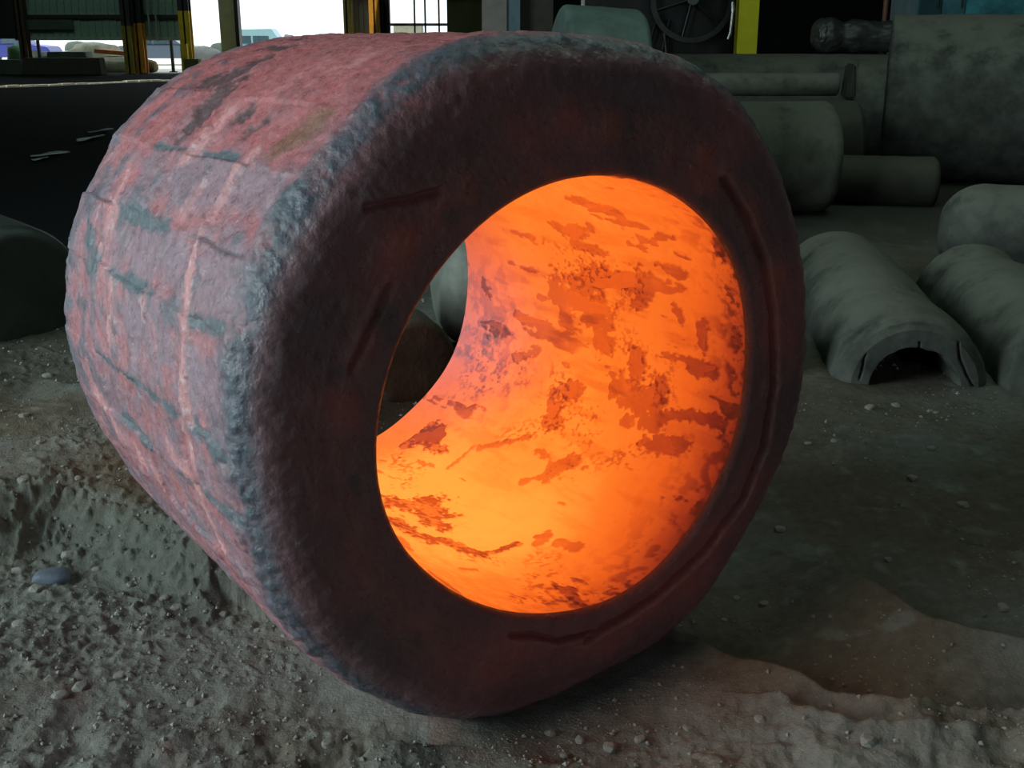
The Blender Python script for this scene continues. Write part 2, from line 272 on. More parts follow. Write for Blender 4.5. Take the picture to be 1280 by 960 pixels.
def blob(T, a, R, strokes, P, warp=.35, soft=.35):
    """mask of strokes given in (degrees, metres along the axis); ragged by noise"""
    m = np.zeros(len(T)); nz = fbm(P, 15, 5, 3.1, .65) + .35 * fbm(P, 70, 2, 7.)
    for st in strokes:
        pts, wd = st[:-1], st[-1]; best = np.full(len(T), 1e9)
        for (t0, a0), (t1, a1) in zip(pts[:-1], pts[1:]):
            c0 = math.radians(t0); dt = (np.radians(t1 - t0) + math.pi) % (2 * math.pi) - math.pi
            X = ((T - c0 + math.pi) % (2 * math.pi) - math.pi) * R; Y = a - a0; dx, dy = dt * R, a1 - a0
            l2 = dx * dx + dy * dy + 1e-9; k = np.clip((X * dx + Y * dy) / l2, 0, 1)
            best = np.minimum(best, np.hypot(X - k * dx, Y - k * dy))
        d = best / wd + warp * 2.2 * nz
        m = np.maximum(m, 1 - smooth(1 - soft, 1 + soft, d))
    return m
M_body = mat('forged_scale', None, rough=.46, var=.16, scale=26., bump=.7, bscale=80., dist=.006, attr='tone', emis='attr', estr=1.0, spec=.45)
M_hot = mat('glowing_steel', None, rough=.5, var=.12, scale=40., bump=.3, bscale=120., dist=.004, attr='tone', emis='attr', estr=1.0, spec=.3)
ring_t = empty('forged_ring', (float(RC[0]), float(RC[1]), 0), 'huge hot forged steel ring with orange glowing bore lying on the dirt floor', 'steel ring')

def build_body():
    nT = 1100; T1 = np.linspace(0, 2 * math.pi, nT, endpoint=False)
    # profile: face (0 flat part), arc, outside, arc, back; rows carry (kind, s)
    nf, na, no, nb, nk = 95, 34, 170, 20, 24
    rows = [('f', s) for s in np.linspace(0, 1, nf)] + [('e', s) for s in np.linspace(0, 1, na + 2)[1:-1]] + \
           [('o', s) for s in np.linspace(0, 1, no)] + [('g', s) for s in np.linspace(0, 1, nb + 2)[1:-1]] + [('k', s) for s in np.linspace(1, 0, nk)]
    Ts, Rs, As, Nr, Na, K = [], [], [], [], [], []
    ri0 = r_in(T1, 0 * T1); ri1 = r_in(T1, 0 * T1 + RL)
    for kd, s in rows:
        if kd == 'f':
            ro = r_out(T1, 0 * T1) - EDGE; r = ri0 + (ro - ri0) * s; d = np.minimum(r - ri0, .02); a = .02 - np.sqrt(np.maximum(.0004 - (.02 - d) ** 2, 0)); nr, na_ = 0, -1
        elif kd == 'e':
            q = s * math.pi / 2; r = r_out(T1, 0 * T1) - EDGE + EDGE * math.sin(q); a = 0 * T1 + EDGE * (1 - math.cos(q)); nr, na_ = math.sin(q), -math.cos(q)
        elif kd == 'o':
            a = 0 * T1 + EDGE + (RL - EDGE - .075) * s; r = r_out(T1, a); nr, na_ = 1, 0
        elif kd == 'g':
            q = s * math.pi / 2; r = r_out(T1, 0 * T1 + RL) - .075 + .075 * math.cos(q); a = 0 * T1 + RL - .075 + .075 * math.sin(q); nr, na_ = math.cos(q), math.sin(q)
        else:
            r = ri1 + (r_out(T1, 0 * T1 + RL) - .075 - ri1) * s; a = 0 * T1 + RL; nr, na_ = 0, 1
        Ts.append(T1); Rs.append(r); As.append(a); Nr.append(0 * T1 + nr); Na.append(0 * T1 + na_); K.append(np.full(nT, 'feogk'.index(kd) + (s if kd in 'eg' else 0) * .99))
    T, R, A, Nr, Na, K = [np.stack(q, 1).ravel() for q in (Ts, Rs, As, Nr, Na, K)]   # nT x rows
    P = ring_pt(T, R, A)
    Q = np.stack([R * np.cos(T), R * np.sin(T), A], 1)                                # ring coordinates
    isO = smooth(1.35, 1.9, K) * (K < 3.5); isF = 1 - smooth(1.0, 1.7, K)
    # stretched coordinates: circumferential streaks
    Sx = np.stack([R * 6, T * RO * 1.2, A * 9], 1); face_st = np.stack([np.cos(T) * .9, np.sin(T) * .9, R * 26], 1)
    n_big = fbm(Q, 3.2, 3); n_mid = fbm(Q, 11, 4, 5.); n_fine = fbm(Q, 42, 4, 9.); n_st = fbm(Sx, 1., 3, 13.)
    seam = np.isin(np.arange(len(rows)), [0, len(rows) - 1]); keep = np.tile(~seam, nT)
    rimfade = np.where(K < 1, smooth(0, .06, R - np.repeat(ri0, len(rows))), 1.)
    d = .0035 * n_big + .0045 * n_mid * (1 + .8 * isO) + .0016 * n_fine * (1 + isO)
    W_ = lambda L_, k: [s_[:-1] + [s_[-1] * k] for s_ in L_]
    m_dark = blob(T, A, RO, W_(DARK, 2.3), Q, .9) * isO; m_teal = blob(T, A, RO, W_(TEAL, 1.6), Q, .9, .5) * isO
    m_lil = blob(T, A, RO, W_(LILAC, 1.3), Q, .8, .6) * isO; m_pink = blob(T, A, RO, W_(PINK, 2.1), Q, .9, .7) * isO * smooth(-.35, .15, fbm(Sx, 1.3, 3, 23.))
    m_brown = blob(T, A, RO, W_(BROWN, 1.5), Q, .7) * isO
    side = np.abs(((T - math.pi) + math.pi) % (2 * math.pi) - math.pi)                # 0 at the left side
    lefts = (1 - smooth(.55, .95, side)) * isO
    # forge die steps: shallow flats that follow the axis, scale plates lifting off
    st = np.degrees(T) % 360 + 1.2 * fbm(Q, 5, 2, 77.)
    cuts = np.array([127, 139, 151, 161.7, 177, 188.5, 199, 210]); steps = sum(np.exp(-((st - c) / .35) ** 2) for c in cuts[1:]) * isO * smooth(.0, .3, fbm(Q, 4, 2, 55.) + .05)
    cell = np.searchsorted(cuts, st); cu = np.clip((st - cuts[np.clip(cell - 1, 0, 7)]) / 12, 0, 1); colm = (A * 3.1 + .5 * n_big).astype(int)
    d0 = (.0045 * np.sin(cell * 2.7 + colm * 1.9) - .004 * (1 - (2 * cu - 1) ** 2)) * isO * (cell > 0) * (cell < 8) * smooth(EDGE, EDGE + .05, A) * smooth(0, .08, RL - A)
    plates = smooth(.06, .12, fbm(Q, 6, 4, 31.)) * lefts
    d += d0 - .004 * m_dark - .0035 * steps + .0035 * plates - .002 * m_teal + .0015 * m_pink
    crag = np.exp(-((A - .06) / .10) ** 2) * (K >= 1) * (K < 3)                       # crumbly scale along the front rim
    d += crag * (.006 * fbm(Q, 9, 5, 44., .65) + .004 * n_fine) * (.6 + lefts)
    # front face: faint turned rings, seams and folds
    d += isF * rimfade * (.0035 * fbm(face_st, 1., 3, 3.) + .004 * n_mid + .0012 * n_fine)
    gm = np.zeros(len(T)); lip = np.zeros(len(T))
    for gi, pl in enumerate(GROOVE):
        X, Y = R * np.cos(T), R * np.sin(T)
        q = [(r_ * math.cos(math.radians(t_)), r_ * math.sin(math.radians(t_))) for t_, r_ in pl]
        best = np.full(len(T), 1e9); rr = np.full(len(T), .6)
        Xw = X + .012 * n_mid; Yw = Y + .012 * fbm(Q, 9, 3, 66.)
        for (x0, y0), (x1, y1) in zip(q[:-1], q[1:]):
            dx, dy = x1 - x0, y1 - y0; k = np.clip(((Xw - x0) * dx + (Yw - y0) * dy) / (dx * dx + dy * dy), 0, 1)
            ds = np.hypot(Xw - x0 - k * dx, Yw - y0 - k * dy); mm = ds < best; best = np.where(mm, ds, best); rr = np.where(mm, np.hypot(x0 + k * dx, y0 + k * dy), rr)
        ww = (.010, .010, .008, .007)[gi]
        gm = np.maximum(gm, np.exp(-(best / ww) ** 2)); outer = smooth(0, .01, R - rr)
        lip = np.maximum(lip, np.exp(-(best / (.028 if gi == 0 else .014)) ** 2) * outer)
    gm *= (K < 2); lip *= (K < 2)
    d += -.020 * gm + .012 * lip
    dish = isF * smooth(ri0.mean() + .12, ri0.mean() + .02, R) * 0
    P = P + (d * (Nr * (np.cos(T)[:, None] * UX + np.sin(T)[:, None] * VZ).T)).T * keep[:, None] + (d * Na * keep * rimfade)[:, None] * AX
    # colours of the oxide skin, rim sheen and glints painted in
    pink = np.array([.37, .175, .19]); c = np.tile(pink, (len(T), 1))
    top = 1 - smooth(.5, 1.1, np.abs(T - math.radians(100)))
    c = mixc(c, (.40, .145, .15), top)
    c = mixc(c, (.25, .195, .235), .85 * lefts * smooth(-.25, .25, n_mid + .4 * n_big))
    c = mixc(c, (.20, .22, .26), .55 * smooth(.02, .35, n_st + .3 * n_mid) * (.25 + .8 * lefts)); c = mixc(c, (.20, .11, .115), .5 * smooth(.1, .5, n_mid + .5 * n_fine))
    c = mixc(c, (.245, .205, .245), .85 * m_lil)
    crk = (1 - smooth(.0, .022, np.abs(fbm(Q, 9, 4, 131., .55)))) * smooth(.0, .25, fbm(Q, 3.5, 2, 141.) + .1) * isO * (.3 + .7 * lefts)
    c = mixc(c, (.05, .06, .07), .7 * crk)
    grit = smooth(.12, .4, fbm(Q, 55, 3, 151., .7)) * isO; c = mixc(c, (.12, .11, .125), .55 * grit)
    c = mixc(c, (.12, .165, .19), .8 * plates * smooth(-.1, .3, n_mid))
    c = mixc(c, (.09, .13, .155), .8 * smooth(.05, .3, n_mid + .6 * n_big) * smooth(.75, 1.15, A) * isO); c = mixc(c, (.105, .075, .08), .92 * m_dark); c = mixc(c, (.20, .125, .085), .9 * m_brown)
    c = mixc(c, (.085, .14, .16), .85 * np.maximum(m_teal, .8 * steps))
    c = mixc(c, (.56, .28, .285), .9 * m_pink)
    c = mixc(c, (.70, .60, .62), .7 * m_pink * smooth(.1, .35, n_fine) * lefts)
    rim = np.clip(1.15 * np.exp(-((A - .035) / (.062 + .05 * n_big)) ** 2) * smooth(1.15, 1.7, K) * (K < 3), 0, 1) * smooth(-.55, .1, .30 + 1.1 * n_mid + .5 * n_fine)
    c = mixc(c, (.13, .13, .15), np.exp(-((A - .08) / .10) ** 2) * isO * .5 * smooth(-.4, .3, n_mid)); c = mixc(c, (.080, .100, .125), np.clip(1.1 * rim, 0, 1) * (.8 + .2 * smooth(-.2, .3, n_fine))); c = mixc(c, (.30, .38, .44), .6 * rim * smooth(.25, .5, n_fine + .4 * n_mid) * lefts)  # blue-grey rim scale; its sheen and pale glints are put into the colour
    rr_ = np.exp(-((A - RL + .03) / .06) ** 2) * (K >= 2); c = mixc(c, (.11, .16, .19), np.clip(rr_ * (1 + n_mid), 0, .95))
    # face colour
    fc = np.tile(np.array([.140, .080, .078]), (len(T), 1))
    f1 = fbm(face_st, .8, 4, 19.)
    fc = mixc(fc, (.20, .070, .058), smooth(-.05, .45, n_big + .5 * n_mid) * .8)
    fc = mixc(fc, (.075, .070, .078), smooth(.0, .4, f1) * .7)
    fc = mixc(fc, (.085, .072, .080), (1 - smooth(.02, .10, R - RI)) * .6)
    fc = mixc(fc, (.035, .06, .062), smooth(.33, .5, fbm(Q, 7, 3, 51.)) * .8)
    fc = mixc(fc, (.045, .030, .030), .7 * gm); fc = mixc(fc, (.30, .15, .13), .6 * lip * (1 - gm)); fc = mixc(fc, (.22, .085, .06), .6 * smooth(.1, .4, n_mid) * smooth(-.2, .7, np.sin(T)))  # grooves darkened; their lit lips are put into the colour
    fc = mixc(fc, (.060, .068, .078), .85 * smooth(.17, .08, RO - EDGE * .2 - R + .03 * n_mid))
    fw = (1 - smooth(1.10, 1.6, K))
    c = c * (1 - fw[:, None]) + fc * fw[:, None]
    back = (K >= 4).astype(float); c = mixc(c, (.12, .10, .10), back)
    c = np.clip(c, .01, .9)
    # dull red heat still in the skin
    e = np.zeros((len(T), 3)); warm = (.4 + .6 * smooth(-.3, .4, n_big)) * fw
    e += np.array([.011, .0020, .0019]) * warm[:, None]
    under = smooth(.2, 1., -np.sin(T)) * isF; e += np.array([.003, .0003, .0003]) * under[:, None]
    e += np.array([.035, .003, .004]) * (isO * (1 - .8 * np.maximum(m_dark, m_teal)) * (1 - rim))[:, None]
    me = new_mesh('ring_body', P - [RC[0], RC[1], 0], grid_faces(nT, len(rows), True), True, {'tone': c, 'skin_glow': e})
    link('ring_body', me, M_body, ring_t)
build_body()

RAMP_T = np.array([0, .2, .4, .6, .8, 1.0])
RAMP_C = np.array([[.045, .004, .003], [.17, .012, .006], [.42, .042, .008], [.78, .105, .010], [1.0, .19, .018], [1.25, .40, .050]])
def heat_col(t): return np.stack([np.interp(t, RAMP_T, RAMP_C[:, k]) for k in range(3)], 1)
def bore_temp(T, A):
    """steel temperature: hottest low in the middle of the bore, cooler at both rims"""
    t = np.full(len(T), .81)
    dl = np.abs((T + 1.45 + math.pi) % (2 * math.pi) - math.pi)
    t += .22 * np.exp(-(dl / .75) ** 2) * smooth(.05, .45, A)
    t -= .62 * np.exp(-A / .19) * (.22 + .78 * (1 - smooth(.3, 1.6, np.abs((T + .45 + math.pi) % (2 * math.pi) - math.pi))))
    t -= .10 * np.exp(-A / .03)
    t -= .22 * smooth(.95, 1.3, A)
    return t
def build_bore():
    nT, nA = 1150, 300
    T1 = np.linspace(0, 2 * math.pi, nT, endpoint=False); A1 = np.linspace(.02, RL, nA)
    T, A = [q.ravel() for q in np.meshgrid(T1, A1, indexing='ij')]; R = r_in(T, A)
    Q = np.stack([R * np.cos(T), R * np.sin(T), A], 1)
    n1 = fbm(Q, 5, 4, 2.); n2 = fbm(Q, 22, 4, 4.); n3 = fbm(Q, 70, 3, 6.); lg = fbm(np.stack([np.cos(T) * 7, np.sin(T) * 7, A * 3.2], 1), 1., 5, 15.)
    BW = [s_[:-1] + [s_[-1] * 1.45] for s_ in BORE]; patch = blob(T, A, RI, BW, Q, 1.0, .12); sp = blob(T, A, RI, SPK, Q, .8, .9)
    zone = np.exp(-((np.degrees((T + math.pi) % (2 * math.pi) - math.pi) + 2) / 34) ** 2) * smooth(.1, .35, A)
    patch = np.maximum(patch, smooth(.17, .21, lg + .25 * n2 - .16 * (1 - zone)))
    specks = sp * smooth(.06, .20, n3 + .5 * n2)
    wisps = smooth(.0, .30, fbm(np.stack([np.cos(T) * 9, np.sin(T) * 9, A * 3.5], 1), 1., 5, 25., .6)) * (.3 + .7 * zone)
    pz_ = smooth(0, .4, n2); t = bore_temp(T, A) + .07 * n1 + .035 * n2
    t -= (.24 + .08 * n1) * patch * (1 - .25 * pz_) + .24 * specks + .13 * wisps
    deep = blob(T, A, RI, [s_[:-1] + [s_[-1] * 1.5] for s_ in BORE[20:25]], Q, 1.3, .2); t -= .30 * deep * smooth(-.25, .1, n3 + n2)
    rimm = smooth(.0, .25, n2 + .3 * n1) * np.exp(-A / .13) * smooth(-.7, .2, np.cos(T)); t -= .25 * rimm
    pinkz = np.exp(-((np.degrees((T + math.pi) % (2 * math.pi) - math.pi) + 22) / 30) ** 2) * smooth(.7, 1.1, A)
    t -= pinkz * (.10 + .26 * smooth(-.1, .3, n2 + .5 * n1))
    d = -.0035 * patch - .001 * specks + .0015 * n1 + .0007 * n2                      # skin proud of the hot steel: pits are the bright part
    d = d * smooth(0, .03, A - .02) * smooth(0, .03, RL - A)
    R2 = R + d
    c = np.tile(np.array([.06, .04, .035]), (len(T), 1)); c = mixc(c, (.26, .20, .25), .8 * pinkz); c = mixc(c, (.10, .05, .05), patch * .7)  # pinkish daylight reflected at the rear is put into the colour
    me = new_mesh('bore_wall', ring_pt(T, R2, A) - [RC[0], RC[1], 0], grid_faces(nT, nA, True)[:, ::-1], True, {'tone': c, 'skin_glow': heat_col(np.clip(t, 0, 1.1))})
    link('bore_wall', me, M_hot, ring_t)
build_bore()

def flake(tdeg, a0, wt, wa, seed, rot=0., cool=.34):
    """a plate of scale lifting off the hot bore, ragged outline, 2-5 mm thick"""
    rr = np.random.default_rng(seed); n = 26; th = np.linspace(0, 2 * math.pi, n, endpoint=False)
    rad = 1 + .26 * np.sin(2 * th + rr.uniform(0, 6)) + .18 * np.sin(3 * th + rr.uniform(0, 6)) + rr.uniform(-.16, .16, n)
    U, W = [], []
    for k in (0., .5, 1.): U.append(wt * rad * np.cos(th) * k); W.append(wa * rad * np.sin(th) * k)
    u_, w_ = np.stack(U), np.stack(W); cr, sr = math.cos(rot), math.sin(rot); u_, w_ = u_ * cr - w_ * sr, u_ * sr + w_ * cr
    V = []; lift = rr.uniform(0, 6)
    for top in (1, 0):
        for k in range(3):
            T = math.radians(tdeg) + u_[k] / RI; A = np.clip(a0 + w_[k], .03, RL - .02)
            off = (.0025 + .006 * (k / 2) * np.clip(np.cos(th - lift), 0, 1)) + (.0022 if top else 0)
            V.append(ring_pt(T, r_in(T, A) - off, A))
    V = np.concatenate(V) - [RC[0], RC[1], 0]; F = []
    for b, fl in ((0, 0), (3 * n, 1)):
        for k in range(2):
            for i in range(n):
                j = (i + 1) % n; q = [b + k * n + i, b + (k + 1) * n + i, b + (k + 1) * n + j, b + k * n + j]; F.append(q[::-1] if fl else q)
    for i in range(n):
        j = (i + 1) % n; F.append([2 * n + i, 5 * n + i, 5 * n + j, 2 * n + j])
    T_ = np.full(len(V), math.radians(tdeg)); A_ = np.full(len(V), a0)
    t = bore_temp(T_, A_) - cool + rr.uniform(-.02, .02, len(V))
    me = new_mesh('scale_flake', V, F, False, {'tone': np.tile(np.array([.13, .06, .055]), (len(V), 1)), 'skin_glow': heat_col(np.clip(t, 0, 1))})
    link('scale_flake', me, M_hot, ring_t)
for k, fl in enumerate([(-61.5, 1.10, .040, .045, .8, .46), (-6.5, .577, .038, .030, .2, .24), (-9.1, .413, .030, .026, .4, .24), (-30.2, .24, .018, .065, .1, .26),
                        (-33.5, .70, .030, .022, .3, .24), (-20.5, .36, .034, .036, .9, .25), (4.1, .66, .030, .095, .15, .22), (15, .50, .026, .085, .2, .22),
                        (5.0, .166, .035, .012, 0., .22), (-4.8, .165, .014, .042, .2, .24), (-47.9, .64, .012, .022, .1, .26), (-27.5, .40, .016, .013, 0., .26),
                        (30.5, .64, .022, .055, .5, .2), (44, .44, .014, .070, .3, .2), (-7.2, .92, .012, .075, .1, .26), (-73, .368, .010, .022, .8, .3), (-24.8, .655, .020, .022, 0, .24)]):
    flake(fl[0], fl[1], fl[2], fl[3], 100 + k, fl[4], fl[5])

# ================================================================== BUILDING
def wall(name, x0, x1, y0, y1, z0, z1, m=M_wallblack):
    MB().box(x0, x1, y0, y1, z0, z1).build(name, m, kind='structure')
HGT = 9.0
wall('wall_behind', -9.9, 22, -8.4, -8, -.3, HGT)
wall('wall_right', 22, 22.4, -8.4, 46, -.3, HGT)
t = bpy.data.objects.new('wall_left', None); COL.objects.link(t); t['kind'] = 'structure'     # with the open bay
for x0, x1, y0, y1, z0, z1 in ((-9.9, -9.5, -8.4, -4.4, -.3, HGT), (-9.9, -9.5, 3.2, 17, -.3, HGT), (-9.9, -9.5, -4.4, 3.2, 7.3, HGT)):
    MB().box(x0, x1, y0, y1, z0, z1).build('wall_panel', M_wallblack, t)
wall('wall_left_return', -24, -9.5, 17, 17.4, -.3, HGT)
wall('wall_left_far', -24.4, -24, 17, 45.6, -.3, HGT)
wall('wall_back', -.55, 22.4, 45.2, 45.6, -.3, HGT)
# roof in closed slabs; a far slot is added to throw the strip of sun
t = bpy.data.objects.new('ceiling', None); COL.objects.link(t); t['kind'] = 'structure'
for x0, x1, y0, y1 in ((-9.9, 22.4, -8.4, 5.4), (-9.9, .4, 5.4, 12.6), (.4, 22.4, 5.4, 12.6), (-9.9, 22.4, 12.6, 17.4)):
    MB().box(x0, x1, y0, y1, HGT, HGT + .3).build('roof_slab', M_roof, t)

# far roof: two slabs, the narrow slot between them added to admit sun
def slab(pts):
    n = len(pts); V = [(x, y, HGT) for x, y in pts] + [(x, y, HGT + .1) for x, y in pts]
    MB().poly(V, [tuple(range(n)), tuple(range(2 * n - 1, n - 1, -1))] + [((k + 1) % n, k, n + k, n + (k + 1) % n) for k in range(n)]).build('roof_slab', M_roof, t)
sx = lambda y, o: -19.2 + (y - 27.3) * 6.8 / 7.9 + o
slab([(-24.4, 17.4), (-24.4, 45.9), (sx(45.9, 0), 45.9), (sx(21.3, 0), 21.3)]); slab([(sx(21.3, .55), 21.3), (sx(45.9, .55), 45.9), (22.4, 45.9), (22.4, 17.4), (-23.9, 17.4)])

# column helper: I-section with painted foot
def column(x, y, label, wd=.42, low=1.75, top=9.0, mfoot=M_yellow, mtop=M_steeldark, dp=.4, group=None, plate=True, lean=0.):
    r = empty('steel_column', (x, y, 0), label, 'column', group)
    def isec(z0, z1):
        b = MB(); f = .05
        b.box(-wd / 2, wd / 2, -dp / 2, -dp / 2 + f, z0, z1); b.box(-wd / 2, wd / 2, dp / 2 - f, dp / 2, z0, z1); b.box(-.03, .03, -dp / 2, dp / 2, z0, z1); return b
    if low > 0: isec(-.1, low).build('painted_foot', mfoot, r)
    isec(max(low, -.1), top).build('shaft', mtop, r)
    if plate: MB().box(-wd * .7, wd * .7, -dp * .7, dp * .7, -.1, .03).build('base_plate', M_steeldark, r)
    return r
K45 = lambda px, Y: (px - 640) / 1400 * (Y * math.cos(PITCH) + EYE * math.sin(PITCH))
column(K45(165, 44.2), 44.2, 'dark steel column with narrow yellow painted foot, left one of the close pair', wd=.34, low=1.75, mfoot=mat('ochre_paint', (.22, .16, .01), rough=.7))
column(K45(178, 44.8), 44.8, 'dark steel column with orange-yellow foot, right one of the close pair', wd=.42, low=1.85, mfoot=M_orange)
column(K45(237, 45.0), 45.0, 'bright yellow column foot at the left jamb of the big white opening', wd=.42, low=2.3, mfoot=M_yellow)
MB().box(-.13, .13, -.1, .1, 0, 1.1).build('yellow_bollard', M_yellow, None, (K45(233, 44.6), 44.6, 0), label='short yellow bollard in front of the bright yellow column foot', category='bollard')
MB().box(-.28, .28, -.2, .2, 0, .55).build('olive_drum_stand', mat('olive_block', (.10, .09, .02), rough=.7), None, (K45(248, 45.0), 44.3, 0), label='small olive block at the foot of the bright yellow column', category='block')
r = empty('beige_column', (K45(291, 46), 46, 0), 'beige boxed column with dark right edge standing inside the white opening', 'column')
MB().box(-.33, .27, -.2, .2, 0, 2.75).build('beige_casing', M_beige, r); MB().box(-.38, .42, -.2, .2, 2.75, 9).build('shaft', M_steeldark, r)
MB().box(.275, .42, -.25, .2, 0, 2.75).build('dark_edge', M_steeldark, r)
column(K45(437, 45), 45, 'slim column with yellow foot at the right jamb of the big white opening', wd=.24, low=2.7, mfoot=mat('faded_yellow', (.62, .5, .14)))
column(K45(471, 44.5), 44.5, 'column with amber foot to the right of the grey sheet panel', wd=.40, low=2.7, mfoot=M_orange)
column(K45(484, 44.8), 44.8, 'dark bare column left of the cluttered window opening', wd=.34, low=0)

# far wall: hanging ribbed sheeting, open below
t = bpy.data.objects.new('wall_far_left', None); COL.objects.link(t); t['kind'] = 'structure'
xa, xb = K45(30, 45.3), K45(234, 45.3)
npan = 23; pw = (xb - xa) / npan
pan = MB().box(0, pw * .78, -.05, .03, 1.32, 9).box(pw * .78, pw, -.01, .03, 1.32, 9).mesh('sheet_panel')
for i in range(npan): link('sheet_panel', pan, M_corr, t, (xa + i * pw, 45.3 + rng.uniform(-.02, .02), rng.uniform(-.02, .02)))
gi = MB().box(xa, xb, 45.12, 45.22, 2.02, 2.16).build('girt', M_steeldark, t)
MB().box(xa - .1, xb, 45.1, 45.35, 1.22, 1.34).build('sill_rail', mat('pale_sill', (.35, .36, .25), rough=.7), t)
MB().box(xa, xa + 2.2, 45.05, 45.12, 1.62, 1.98).build('sheet_patch', mat('dark_patch', (.06, .085, .07), rough=.8), t)
MB().box(-24.2, K45(28, 45), 44.9, 45.3, 1.28, 9).build('wall_far_corner', M_wallblack, kind='structure')
column(K45(36, 44.9), 44.9, 'brown rusted column at the left end of the green ribbed wall', wd=.30, low=0, mtop=mat('rust_brown', (.06, .035, .02)))
for px, y in ((52, 45.6), (217, 46.2)):
    MB().tube((0, 0, 0), (0, 0, 1.5), .07, 8).tube((0, 0, 0), (0, 0, .04), .16, 8).build('thin_post', M_steeldark, None, (K45(px, y), y, 0), label='thin dark post under the green ribbed wall, ' + ('near its left end' if px < 100 else 'beside the yellow column'), category='post')
for px in (192, 201):
    MB().tube((0, 0, 1.2), (0, 0, 3.0), .035, 6).build('hanging_pipe', M_corrlight, None, (K45(px, 44.9), 44.9, 0), label='thin grey pipe hanging on the ribbed wall, ' + ('left' if px == 192 else 'right') + ' one of two', category='pipe')
# grey sheet panel, cluttered window opening, olive sheet
t = bpy.data.objects.new('wall_far_middle', None); COL.objects.link(t); t['kind'] = 'structure'
x0, x1 = K45(441, 45.3), K45(464, 45.3)
for i in range(4): link('sheet_panel', MB().box(0, (x1 - x0) / 4 * .8, -.03, .03, 0, 9).box((x1 - x0) / 4 * .8, (x1 - x0) / 4, .0, .03, 0, 9).mesh('sheet_panel_grey'), M_corrlight, t, (x0 + i * (x1 - x0) / 4, 45.3, 0))
MB().box(K45(440, 45), K45(607, 45), 45.0, 45.3, 2.75, 9).build('lintel', M_wallblack, t)
olive = mat('olive_sheet', (.13, .145, .05), rough=.7, var=.2, scale=1.2)
x0, x1 = K45(560, 45.3), K45(608, 45.3)
for i in range(3): MB().box(x0 + i * (x1 - x0) / 3, x0 + (i + 1) * (x1 - x0) / 3 + .02, 45.2 - .02 * (i % 2), 45.3, 0, 2.8).build('olive_panel', olive, t)
for px in (519, 532, 549): MB().box(K45(px, 45.4), K45(px, 45.4) + .07, 45.3, 45.4, 0, 2.8).build('mullion', mat('greyed_steel', (.3, .32, .28)), t)
MB().box(K45(490, 45.4), K45(560, 45.4), 45.3, 45.4, 1.75, 1.85).build('transom', M_corrlight, t)

# pale strip added so the sliver of sun shows bright on the floor
strip_pts = [(-17.2, 33.0), (-14.82, 33.9), (-11.24, 38.3), (-9.6, 40.0)]
M_strip = mat('pale_sun_strip', (.62, .60, .48), rough=.8, var=.5, scale=2.)
kb = empty('sun_strip', (-14.8, 33.9, 0), 'thin pale broken strip painted as sunlight across the far dark floor', 'strip')
P0, P1 = Vector((-16.6, 32.0, 0)), Vector((-9.8, 39.9, 0))
nk = 24; random.seed(4)
for i in range(nk):
    if i > 17 and random.random() < .4: continue
    a, b = P0.lerp(P1, i / nk), P0.lerp(P1, (i + .93) / nk); z = max(gh(a.x, a.y), gh(b.x, b.y)) + random.uniform(.03, .06)
    d = (b - a).normalized(); n_ = Vector((-d.y, d.x, 0)) * .16
    q = [a - n_, b - n_, b + n_, a + n_]; V = [(v.x + 14.8, v.y - 33.9, -.1) for v in q] + [(v.x + 14.8, v.y - 33.9, z) for v in q]
    MB().poly(V, [(0, 3, 2, 1), (4, 5, 6, 7), (0, 1, 5, 4), (1, 2, 6, 5), (2, 3, 7, 6), (3, 0, 4, 7)]).build('sun_strip_piece', M_strip, kb)

